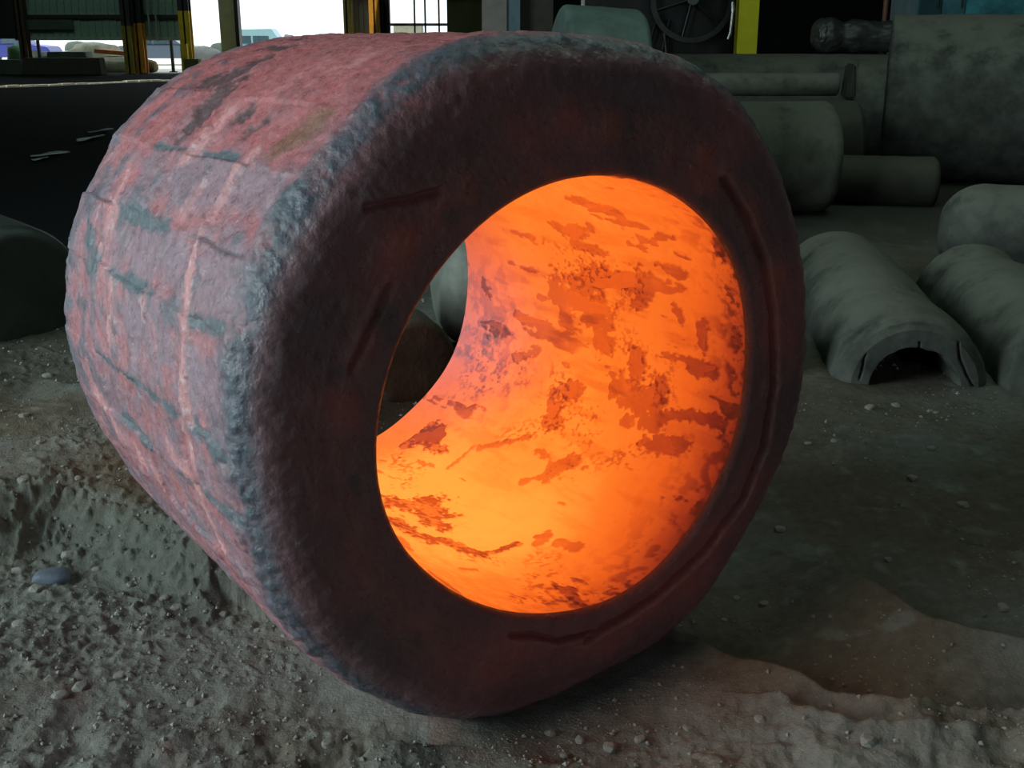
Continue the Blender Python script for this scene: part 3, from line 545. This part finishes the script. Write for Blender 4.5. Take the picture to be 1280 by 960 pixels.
# ================================================================== FORGINGS STACKED AROUND
M_forg = mat('dusty_forging', (.075, .085, .072), rough=.85, var=.6, dust=(.13, .135, .11), scale=4., bump=.4, bscale=40., dist=.008, spec=.3)
M_forg2 = mat('dusty_forging_pale', (.115, .125, .10), rough=.85, var=.55, dust=(.13, .135, .11), scale=3., bump=.4, bscale=40., dist=.008, spec=.3)
M_forgd = mat('dark_forging', (.040, .042, .032), rough=.75, var=.4, dust=(.06, .06, .045), scale=3., bump=.4, bscale=30., dist=.008, spec=.4)
M_forgb = mat('brown_forging', (.07, .05, .034), rough=.7, var=.5, scale=6., bump=.5, bscale=40., dist=.008, spec=.5)
M_forgt = mat('blue_green_forging', (.07, .115, .10), rough=.8, var=.35, scale=4., bump=.4, bscale=40., dist=.008)
def lathe(name, p0, p1, prof, mt, n=96, amp=.012, sc=4., seed=0, label=None, category=None, parent=None, rnd=None, sub=8, fn=None, two=False):
    """turned bar: prof = (fraction along, radius) list; ends closed at radius 0; skin roughened"""
    p0, p1 = Vector(p0), Vector(p1); Ld = (p1 - p0).length; d = np.array((p1 - p0).normalized())
    a_ = np.array(Vector(d).orthogonal().normalized()) if abs(d[2]) > .9 else np.cross(d, [0, 0, 1.]); a_ /= np.linalg.norm(a_); b_ = np.cross(a_, d)
    fr, rd = [], []
    for (f0, r0), (f1, r1) in zip(prof[:-1], prof[1:]):
        for k in range(sub): fr.append(f0 + (f1 - f0) * k / sub); rd.append(r0 + (r1 - r0) * k / sub)
    fr.append(prof[-1][0]); rd.append(prof[-1][1]); fr, rd = np.array(fr), np.array(rd)
    th = np.linspace(0, 2 * math.pi, n, endpoint=False)
    T, F_ = np.meshgrid(th, fr, indexing='ij'); R = np.tile(rd, (n, 1))
    T, F_, R = T.ravel(), F_.ravel(), R.ravel()
    L3 = np.stack([R * np.cos(T), R * np.sin(T), F_ * Ld], 1)
    nz = fbm(L3, sc, 4, seed * 3.7) + .25 * fbm(L3, sc * 5, 3, seed * 1.3)
    R = np.where(R > .002, R + amp * nz * np.minimum(1, R / .1), R)
    ax_off = amp * .6 * fbm(L3, sc * 1.5, 3, seed + 50.)
    if fn is not None: R, ax_off = fn(T, F_, R, ax_off, L3)
    P = (F_ * Ld + ax_off)[:, None] * d + R[:, None] * (np.cos(T)[:, None] * a_ + np.sin(T)[:, None] * b_)
    me = new_mesh(name, P, grid_faces(n, len(fr), True), True)
    kw = {}
    if label: kw = dict(label=label, category=category)
    return link(name, me, mt, parent, p0 if parent is None else None, **kw)
def dome(r, L, e0=.08, e1=.08, waist=()):
    """profile with rounded shoulders of e0, e1 metres"""
    a = [(0, 0.001), (0, r - e0 * .9)]
    qs = [.18 * k for k in range(1, 9)] + [1.57]
    a += [(e0 * (1 - math.cos(q)) / L, r - e0 * .9 + e0 * .9 * math.sin(q)) for q in qs]
    for f, k in waist: a.append((f, r * k))
    a += [(1 - e1 * (1 - math.cos(q)) / L, r - e1 * .9 + e1 * .9 * math.sin(q)) for q in qs[::-1]]
    return a + [(1, r - e1 * .9), (1, 0.001)]

# hollow forging A with its cracked open end towards the camera
def hollow():
    r0, ri, L = .355, .20, 2.45
    p0 = Vector((1.89, 5.02, -.02)); p1 = Vector((2.15, 7.45, .01))
    prof = [(.30, ri * .9), (.02, ri), (.0, ri + .012), (0, ri + .05), (0, ri + .09), (0, r0 - .06), (.012, r0 - .025), (.03, r0 - .006), (.06, r0), (.16, r0 * 1.0), (.24, r0 * .965), (.30, r0 * .955), (.45, r0 * 1.0), (.7, r0 * 1.01), (.92, r0 * .97), (.97, r0 * .9), (1, r0 * .7), (1, .001)]
    def fn(T, F_, R, ao, L3):
        e = (F_ < .02) & (R > ri * .9)
        X = R * np.cos(T) + .008 * fbm(L3, 25, 2); Z = R * np.sin(T)
        for seg in ([(-.250, .05), (-.235, .17)], [(.18, .24), (.19, .17), (.235, .08), (.275, .02)], [(.0, .19), (.005, .235)]):
            for (x0, z0), (x1, z1) in zip(seg[:-1], seg[1:]):
                dx, dz = x1 - x0, z1 - z0; k = np.clip(((X - x0) * dx + (Z - z0) * dz) / (dx * dx + dz * dz), 0, 1)
                ao = ao + np.where(e, .03 * np.exp(-(np.hypot(X - x0 - k * dx, Z - z0 - k * dz) / .004) ** 2), 0)
        R = np.where((R < ri * 1.08) & (F_ > .001), R + .02 * fbm(L3, 9, 3), R)
        return R, ao
    t = empty('hollow_forging', p0, 'half buried hollow grey forging with cracked open end beside the hot ring', 'forging')
    b = lathe('shell', p0, p1, prof, M_forg, n=260, amp=.010, sc=5, seed=3, parent=t, fn=fn, sub=9)
    x = MB(); 
    for k in range(60):
        a = rng.uniform(0, 6.28); rr_ = ri * .8 * math.sqrt(rng.uniform()); h_ = rng.uniform(.03, .06)
        x.tube((rr_ * math.cos(a), .45 + .3 * rng.uniform(), rr_ * math.sin(a) * .9), (rr_ * math.cos(a) + .05, .42 + .3 * rng.uniform(), rr_ * math.sin(a) * .9), h_, 6, h_ * .5)
    x.build('dark_rubble', M_forgd, t, kind='stuff')
    lathe('rear_plug', (0, 0, 0), (0, .05, 0), [(0, .001), (0, ri * .98), (1, ri * .98), (1, .001)], M_forgd, n=32, parent=t, amp=.002).location = (.08, .72, 0)
hollow()
def forg(name, label, p0, p1, r, mt, e0=.08, e1=.08, waist=(), amp=.012, sc=4., seed=0, n=128, sub=5, cat='forging', z=True):
    L = (Vector(p1) - Vector(p0)).length
    w_ = list(waist) or [(.3, 1.), (.5, 1.), (.7, 1.)]
    return lathe(name, p0, p1, dome(r, L, e0, e1, w_), mt, n=n, amp=amp, sc=sc, seed=seed, label=label, category=cat, sub=sub)
forg('lobed_forging', 'grey forging with lobed waist, half buried to the right of the hollow one', (2.62, 4.75, .0), (2.86, 6.95, .0), .345, M_forg, .14, .16, [(.12, 1.04), (.24, 1.0), (.36, .93), (.5, .98), (.7, 1.02), (.82, .95)], .016, 3.5, 5)
forg('rounded_forging', 'smooth round-nosed grey forging behind the lobed one at the right edge', (2.93, 7.65, .29), (5.2, 7.0, .29),   .32, M_forg, .28, .1, (), .010, 3., 8)
forg('short_forging', 'pale stub of forging just peeping out behind the right side of the hot ring', (1.05, 5.7, .12), (1.32, 5.22, .1), .17, M_forg2, .06, .05, (), .008, 6, 9)
forg('round_billet', 'grey-green round billet with bulging end standing out right of the ring top', (.6, 10.45, .485), (2.93, 10.45, .485), .50, M_forg2, .08, .12, (), .012, 3, 10)
forg('great_billet', 'largest pale billet lying behind the others in the upper right corner', (4.17, 12.9, .86), (8.5, 11.55, .86), .90, M_forg, .05, .08, (), .016, 2.2, 11, n=160)
forg('upright_end_billet', 'tall billet end mostly hidden behind the left end of the largest billet', (4.34, 14.62, .60), (7.4, 13.68, .60), .63, M_forg, .05, .05, (), .012, 2.5, 12)
forg('low_bar', 'low dark bar on the floor in front of the largest billet', (3.02, 10.95, .22), (4.05, 10.75, .22), .235, M_forgd, .05, .07, (), .010, 4, 13)
forg('base_bar', 'dull brown bar lowest in the stack behind the round billet', (-.3, 11.75, .47), (3.50, 11.75, .46), .475, M_forgd, .05, .05, (), .010, 4, 14)
forg('middle_bar', 'lighter straight bar resting on the stack behind the round billet', (.2, 11.85, 1.068), (3.33, 11.85, 1.068), .112, M_forg2, .02, .02, (), .006, 5, 15)
forg('long_bar', 'longest greenish bar at the back of the stack below the acid yellow column', (-1.0, 15.95, .63), (5.35, 15.95, .63), .66, M_forg, .04, .04, (), .012, 3, 16)
MB().box(-.05, .05, -.12, .12, -.17, .17, .02).build('wedge_block', M_forgd, None, (3.42, 11.75, 1.075), bevel=.02, label='small dark wedge block at the end of the lighter straight bar', category='block').location.z = 1.108
forg('knobbly_casting', 'dark knobbly casting with shiny left end lying on the long bar', (4.08, 15.95, 1.54), (5.2, 15.95, 1.51), .215, mat('black_casting', (.035, .04, .036), rough=.38, var=.5, scale=9, bump=.6, bscale=30), .14, .10, [(.2, 1.1), (.35, .85), (.5, 1.), (.8, .9)], .045, 5, 17)
# seen through the bore
forg('pale_billet_behind', 'pale grey billet with round nose seen through the bore of the ring', (-.38, 5.75, .33), (.62, 6.1, .33), .335, mat('pale_grey_billet', (.17, .19, .165), rough=.8, var=.35, scale=6., bump=.4, bscale=30.), .17, .1, (), .008, 4, 18)
forg('rusty_billet_behind', 'rusty brown billet end beside the pale one, seen through the bore', (-.44, 4.82, .17), (-.80, 5.6, .19), .21, M_forgb, .05, .1, (), .010, 5, 19)
forg('squat_billet', 'greenish squat billet rising behind the crown of the hot ring', (.32, 9.0, .90), (.93, 9.05, .86), .89, M_forgt, .05, .05, (), .012, 3, 20)
forg('rusty_bar_behind', 'low rust-brown bar lying in front of the pale billet, seen through the bore', (-.23, 5.03, .10), (.7, 5.1, .10), .12, M_forgb, .03, .05, (), .008, 5, 29)
# left edge
forg('dark_ingot', 'dark ingot end cut off by the left edge of the picture', (-2.66, 5.95, .20), (-3.9, 6.9, .26), .40, mat('dark_ingot_skin', (.045, .06, .055), rough=.5, var=.3, scale=4., bump=.3, bscale=30.), .09, .1, [(.3, 1.05), (.6, 1.08)], .012, 3, 21)

# ================================================================== MIDDLE DISTANCE
r = empty('grey_pillar', (K45(627, 12.5), 12.5, 0), 'grey concrete pillar behind the top of the ring with bluish right side', 'pillar')
MB().box(-.20, .06, -.15, .15, -.1, 9).build('shaft', mat('grey_pillar_paint', (.20, .19, .175), rough=.8, var=.2, scale=4.), r); MB().box(.062, .20, -.12, .15, -.1, 9).build('blue_side', mat('blue_grey_paint', (.10, .17, .19), rough=.7, var=.3, scale=5.), r)
MB().box(-.19, .17, -.15, .15, -.1, 9).build('brown_pillar', mat('dark_brown_paint', (.035, .03, .024), rough=.8), None, (K45(670, 12.6), 12.7, 0), label='near-black brown pillar right beside the grey concrete pillar', category='pillar')
r = empty('acid_yellow_column', (K45(923.5, 17), 17, 0), 'acid yellow steel column in front of the black background', 'column')
MB().box(-.135, .135, -.12, .12, -.1, 9).build('shaft', M_acid, r); MB().box(.10, .15, -.135, -.121, -.1, 9).build('flange', M_acid, r)
# dark machine with a spoked wheel
M_mach = mat('black_machine', (.02, .022, .022), rough=.4, metal=.3, var=.4, scale=3.)
mc = empty('spoked_machine', (2.42, 18.0, 0), 'black machine with a big spoked wheel left of the acid yellow column', 'machine')
MB().box(-1.3, 1.0, .2, 1.2, -.1, 3.2).build('frame', M_mach, mc, bevel=.03)
wv = MB(); NW = 48; wc = Vector((.32, 0, 2.05)); V = []; F = []
for k in range(NW):
    t_ = 2 * math.pi * k / NW
    for rr_, yy in ((.56, -.05), (.64, -.05), (.64, .05), (.56, .05)): V.append((wc.x + rr_ * math.cos(t_), yy, wc.z + rr_ * math.sin(t_)))
for k in range(NW):
    j = (k + 1) % NW
    for q in range(4): F.append((4 * k + q, 4 * j + q, 4 * j + (q + 1) % 4, 4 * k + (q + 1) % 4))
wv.poly(V, F); wheel = wv.build('wheel_rim', mat('worn_wheel', (.05, .058, .055), rough=.4, metal=.4), mc)
for k in range(6):
    t_ = 2 * math.pi * k / 6 + .3; MB().tube(wc, (wc.x + .58 * math.cos(t_), 0, wc.z + .58 * math.sin(t_)), .025, 8).build('spoke', M_mach, mc)
MB().tube((wc.x, -.1, wc.z), (wc.x, .2, wc.z), .09, 16).build('hub', mat('worn_hub', (.12, .14, .13), rough=.4, metal=.4), mc)
for k, (dx, sl) in enumerate(((-.45, .25), (-.2, .2), (.0, -.1))): MB().tube((dx, -.1, .9), (dx + sl, .1, 1.75), .03, 8).build('lever', M_mach, mc)
hk = MB().tube((0, 0, 0), (.02, 0, .30), .022, 8).tube((.02, 0, .30), (.01, 0, .42), .035, 8, .02).tube((0, 0, 0), (-.03, 0, -.09), .03, 8, .015)
hk.build('chain_hook', mat('bare_steel', (.55, .6, .58), rough=.25, metal=.7), None, (K45(905, 16.8), 16.8, 1.56), label='bright steel hook hanging just left of the acid yellow column', category='hook')
MB().tube((.02, 0, .40), (.02, 0, 7.4), .008, 6).build('chain', M_mach, bpy.data.objects['chain_hook'])
MB().tube((0, 0, -.1), (0, 0, 9), .035, 10).build('brown_pipe', mat('rusty_pipe', (.16, .07, .04), rough=.6), None, (K45(1091, 17.2), 17.2, 0), label='thin rusty brown standpipe left of the teal cabinet', category='pipe')
cb_ = empty('teal_cabinet', (6.78, 17.0, 0), 'tall teal steel cabinet behind the largest billet in the top right corner', 'cabinet')
M_teal = mat('teal_paint', (.05, .16, .19), rough=.55, var=.45, scale=3., bump=.2, bscale=14.)
MB().box(-.95, 2.6, 0, 1.2, -.1, 3.1).build('body', M_teal, cb_, bevel=.02)
for x0, x1, mm in ((-.93, -.62, mat('dark_teal', (.015, .06, .075), rough=.5)), (-.60, -.28, M_teal), (-.26, .9, mat('bright_teal', (.05, .22, .27), rough=.5, var=.5, scale=4.)), (.92, 2.5, M_teal)):
    d_ = MB().box(x0, x1, -.05, -.002, .1, 3.0).build('door', mm, cb_, bevel=.008)
    MB().tube((x1 - .06, -.08, 1.9), (x1 - .06, -.08, 2.1), .012, 8).build('handle', M_steeldark, d_)

# pale patches added to imitate puddle glints on the black floor
M_glint = mat('glint_tone', (.45, .55, .55), rough=.3, bump=.3, bscale=9., dist=.01, metal=.2)
for (px_, Y_, sx_, sy_, lab) in ((65, 15.3, .20, .22, 'pale patch painted as a puddle glint on the black floor, nearest of four'), (50, 14.8, .10, .10, 'tiny pale patch painted as a puddle glint left of the nearest one'), (112, 17.3, .16, .40, 'narrow pale patch painted as a puddle glint on the black floor, third from the left'), (128, 18.8, .14, .25, 'furthest pale patch painted as a puddle glint on the black floor')):
    x = K45(px_, Y_); z = gh(x, Y_); n = 18; top = []
    for k in range(n): t_ = 2 * math.pi * k / n; q = 1 + .3 * math.sin(3 * t_ + px_) + random.uniform(-.15, .15); top.append((sx_ * q * math.cos(t_), sy_ * q * math.sin(t_), .03 + .02 * math.cos(t_)))
    V = top + [(a, b_, c_ - .012) for a, b_, c_ in top]
    MB().poly(V, [tuple(range(n)), tuple(range(2 * n - 1, n - 1, -1))] + [((k + 1) % n, k, n + k, n + (k + 1) % n) for k in range(n)]).build('glint_patch', M_glint, None, (x, Y_, z), label=lab, category='glint')

# ================================================================== OUTSIDE YARD
def rock(name, x, y, sx, sy, sz, mt, label, cat, seed, z=0., sub=3, amp=.28, group=None):
    import bmesh
    bm = bmesh.new(); bmesh.ops.create_icosphere(bm, subdivisions=sub, radius=1.0)
    P = np.array([v.co[:] for v in bm.verts]); s_ = 1 + amp * fbm(P, 1.2, 4, seed * 5.1)
    q = np.sign(P) * np.abs(P) ** .75 * s_[:, None] * np.array([sx, sy, sz])
    for v, c_ in zip(bm.verts, q): v.co = c_
    me = bpy.data.meshes.new(name); bm.to_mesh(me); bm.free()
    for p in me.polygons: p.use_smooth = sub > 2
    o = link(name, me, mt, None, (x, y, z + sz * .8))
    if label: o['label'] = label; o['category'] = cat
    if group: o['group'] = group
    return o
M_rk = [mat('yard_rock_pale', (.27, .26, .19), rough=.9, scale=3), mat('yard_rock_green', (.05, .07, .055), rough=.9, scale=3), mat('yard_rock_grey', (.09, .10, .10), rough=.9, scale=3)]
def block(px, Y, w_, d_, h_, mt, label, z=0., rz=0., name='yard_block', tap=.04, cat='block'):
    return MB().box(-w_ / 2, w_ / 2, -d_ / 2, d_ / 2, 0, h_, tap).build(name, mt, None, (K45(px, Y), Y, z), bevel=.03, label=label, category=cat)
block(82, 43.2, 2.9, .7, .62, mat('dark_timber', (.035, .033, .022), rough=.9), 'long dark low beam lying in front of the yard gap', name='long_beam', cat='beam')
block(14, 43.4, 1.1, .8, .55, M_rk[1], 'dark green low block left of the long dark beam')
block(90, 46.4, 1.6, .9, .78, M_rk[1], 'green-grey tilted slab standing behind the long dark beam')
rock('yard_boulder', K45(121, 48.9), 48.9, 1.05, .8, .62, M_rk[0], 'big pale boulder, tallest thing beneath the ribbed wall', 'boulder', 31, amp=.5)
rock('yard_boulder', K45(103, 55), 55, .6, .8, .62, M_rk[1], 'green-grey boulder behind the big pale one', 'boulder', 33, amp=.5)
rock('yard_boulder', K45(146, 46.3), 46.3, .95, .5, .34, M_rk[0], 'flat pale boulder under the orange plank', 'boulder', 35, amp=.4)
o = MB().box(-.85, .85, -.2, .2, 0, .16).build('orange_plank', mat('orange_paint', (.40, .10, .02), rough=.6), None, (K45(149, 46.4), 46.4, .66), label='orange plank lying sloped over the flat pale boulder', category='plank'); o.rotation_euler = (0, .09, 0)
rock('yard_boulder', K45(62, 47), 47, .5, .5, .42, M_rk[2], 'round grey boulder behind the left end of the long beam', 'boulder', 3)
rock('yard_boulder', K45(86, 52.5), 52.5, .42, .5, .40, M_rk[0], 'small round pale boulder left of the green-grey slab', 'boulder', 4)
rock('tan_lump', K45(187, 45.4), 45.4, .32, .3, .26, mat('tan_lump', (.20, .15, .07), rough=.8), 'tan lump just right of the orange column foot', 'rock', 6, z=.05)
rock('yard_bush', K45(28, 47), 47, .45, .5, .6, mat('bush_green', (.05, .12, .05), rough=.9), 'dark green bush at the left end of the yard gap', 'bush', 7, amp=.6)
rock('yard_mound', K45(257, 52), 52, .75, .8, .50, M_rk[2], 'grey mound in the white opening, left of two', 'mound', 8)
rock('yard_mound', K45(277, 56), 56, .50, .6, .56, M_rk[1], 'green mound in the white opening beside the beige column', 'mound', 9)
rock('heaped_cinders', -14.6, 29.5, 1.2, 1.3, .45, M_wallblack, 'black heap of cinders at the left edge of the far floor', 'heap', 12)
def car(x, y, rz, col, label, sc=1.0, kind=0):
    r = empty('parked_car', (x, y, 0), label, 'car', None, rz)
    m = mat('car_paint', col, rough=.3, var=.05)
    body = [(-2.1, .32), (-2.15, .75), (-1.9, .88), (-1.2, .92), (1.15, .92), (1.95, .82), (2.1, .6), (2.1, .32)]
    cab = [(-1.6, .91), (-1.25, 1.40), (.35, 1.43), (1.05, .91)] if kind == 0 else [(-1.9, .91), (-1.75, 1.62), (.7, 1.66), (1.2, .91)]
    MB().prism(body, -.85, .85).build('body', m, r, bevel=.04); cb2 = MB().prism(cab, -.72, .72).build('cabin', m, r, bevel=.04)
    g = mat('car_glass', (.04, .07, .09), rough=.1)
    for s_ in (-1, 1):
        for x0, x1 in ((-1.25, -.35), (-.25, .55)): MB().box(x0, x1, s_ * .725 - .012, s_ * .725 + .012, .98, 1.32).build('window', g, cb2)
    for x_ in (-1.35, 1.35):
        for s_ in (-1, 1): MB().tube((x_, s_ * .70, .33), (x_, s_ * .88, .33), .33, 20).build('wheel', M_steeldark, r)
car(K45(206, 56), 56, .05, (.07, .10, .14), 'blue-grey car seen under the ribbed wall between the columns')
car(K45(328, 60), 60, 0, (.20, .34, .38), 'light blue van roof showing over the left of the hot ring', kind=1)
car(K45(20, 58), 58, 0, (.02, .03, .2), 'blue car at the far left end of the yard gap')
rock('yard_bush', K45(363, 66), 66, .35, .4, .78, M_rk[2], 'tiny grey bush on the horizon above the ring top', 'bush', 17, amp=.6)
rock('yard_bush', K45(505, 50), 50, .5, .5, .75, mat('bush_dull', (.08, .1, .05), rough=.9), 'dull green bush low in the cluttered window opening', 'bush', 18, amp=.6)
rock('yard_boulder', K45(541, 50), 50, .55, .5, .62, M_rk[0], 'pale boulder in the right pane of the cluttered window opening', 'boulder', 19)
block(512, 54, 1.4, .8, 1.9, mat('pale_shed', (.25, .26, .2), rough=.8), 'pale shed far outside the cluttered window opening', name='pale_shed', cat='shed')

# ================================================================== STONES AND CRUMBS ON THE DIRT
M_stone = mat('dirt_stone', (.26, .26, .23), rough=.9, var=.3, scale=30, bump=.4, bscale=120., dist=.004)
M_stoneb = mat('blue_stone', (.10, .13, .17), rough=.7, var=.2, scale=20)
def gpt(px, py):
    t_ = (480 - py) / FOCAL; c_, s_ = math.cos(PITCH), math.sin(PITCH)
    d_ = Vector(((px - 640) / FOCAL, c_ + t_ * s_, -s_ + t_ * c_)); z = 0.
    for _ in range(8):
        k = (z - EYE) / d_.z; x, y = d_.x * k, d_.y * k; z = gh(x, y)
    return x, y, z
protos = []
for k in range(6):
    o = rock('stone', 0, 0, 1, 1, .7, M_stone, None, None, 60 + k, sub=2, amp=.5); protos.append(o)
spots = [(1010, 555), (1120, 507), (1087, 510), (1170, 516), (1164, 561), (1227, 560), (1140, 598), (1045, 553), (920, 749), (1008, 860), (955, 755), (905, 775), (1052, 885), (1220, 888), (1254, 925), (1110, 700),
         (688, 917), (725, 925), (705, 945), (762, 935), (800, 925), (1203, 632), (1254, 760), (975, 662), (860, 910), (950, 900), (1085, 930), (45, 735), (20, 690), (120, 705), (200, 690), (215, 700), (160, 710), (85, 695), (60, 620), (100, 615), (130, 625), (30, 600),
         (355, 795), (100, 860), (60, 850), (75, 870), (150, 845), (40, 830), (240, 880), (320, 760), (180, 780), (25, 780), (130, 790), (300, 940), (410, 930), (275, 720), (220, 500), (60, 470), (30, 520), (100, 525)]
first = True
for k, (px, py) in enumerate(spots):
    x, y, z = gpt(px, py); base = protos[k % 6]
    o = base if k < 6 else base.copy()
    if k >= 6: COL.objects.link(o)
    s_ = rng.uniform(.006, .014) * (1 + .18 * y); o.scale = (s_, s_ * rng.uniform(.7, 1.1), s_ * rng.uniform(.7, 1)); o.rotation_euler = (0, 0, rng.uniform(0, 6)); o.location = (x, y, z + s_ * .05)
    zone = 0 if px < 330 and py < 560 else 1 if px < 330 and py < 745 else 2 if px < 450 else 3 if px < 830 else 4 if py < 620 else 5
    lab = ('beside the far ruts left of the hot ring', 'on the crumbly bank below the hot ring at left', 'on the trodden dirt in the lower left corner', 'in front of the foot of the hot ring', 'on the sand before the hollow forging', 'on the sand drifts in the lower right')[zone]
    o['label'] = 'small grey stone ' + lab; o['category'] = 'stone'; o['group'] = 'small stones ' + lab
x, y, z = gpt(57, 652); rock('blue_stone', x, y, .055, .04, .03, M_stoneb, 'flat slate-blue stone on top of the dirt bank at left', 'stone', 90, z=z - .02)
x, y, z = gpt(1018, 268)

def crumbs(n=13000):
    """dirt crumbs nobody could count, one mesh of small irregular octahedra"""
    r_ = np.random.default_rng(21)
    ang = np.radians(r_.uniform(-28, 28, n)); rad = np.exp(r_.uniform(math.log(1.95), math.log(7.0), n)); x = rad * np.sin(ang); y = rad * np.cos(ang)
    P = np.stack([x, y, 0 * x], 1); dens = fbm(P, 1.6, 3, 71.) + .02 + .18 * (x < -.2) + .2 * (y < 2.6) - .12 * (x > .5)
    a = (x - RC[0]) * AX[0] + (y - RC[1]) * AX[1]; q = (x - RC[0]) * UX[0] + (y - RC[1]) * UX[1]
    keep = (r_.uniform(size=n) < smooth(-.1, .25, dens)) & ~((np.abs(q) < .35) & (a > -.02) & (a < RL)); x, y = x[keep], y[keep]; m = len(x); z = ground_h(x, y)
    s_ = (.0016 + .0045 * r_.uniform(size=m) ** 4) * (1 + .22 * y)
    O = np.array([[1, 0, 0], [-1, 0, 0], [0, 1, 0], [0, -1, 0], [0, 0, 1], [0, 0, -1.]])
    V = O[None] * s_[:, None, None] * r_.uniform(.6, 1.2, (m, 6, 1)); th = r_.uniform(0, 6.28, m); c_, s2 = np.cos(th)[:, None], np.sin(th)[:, None]
    V = np.stack([V[..., 0] * c_ - V[..., 1] * s2, V[..., 0] * s2 + V[..., 1] * c_, V[..., 2] * .8], -1) + np.stack([x, y, z + s_ * .3], 1)[:, None]
    Fq = np.array([[0, 2, 4], [2, 1, 4], [1, 3, 4], [3, 0, 4], [2, 0, 5], [1, 2, 5], [3, 1, 5], [0, 3, 5]])
    F = (Fq[None] + 6 * np.arange(m)[:, None, None]).reshape(-1, 3)
    me = new_mesh('dirt_crumbs', V.reshape(-1, 3), F, False)
    link('dirt_crumbs', me, M_stone, kind='stuff', label='fine grey dirt crumbs scattered over the floor around the ring', category='gravel')
crumbs()
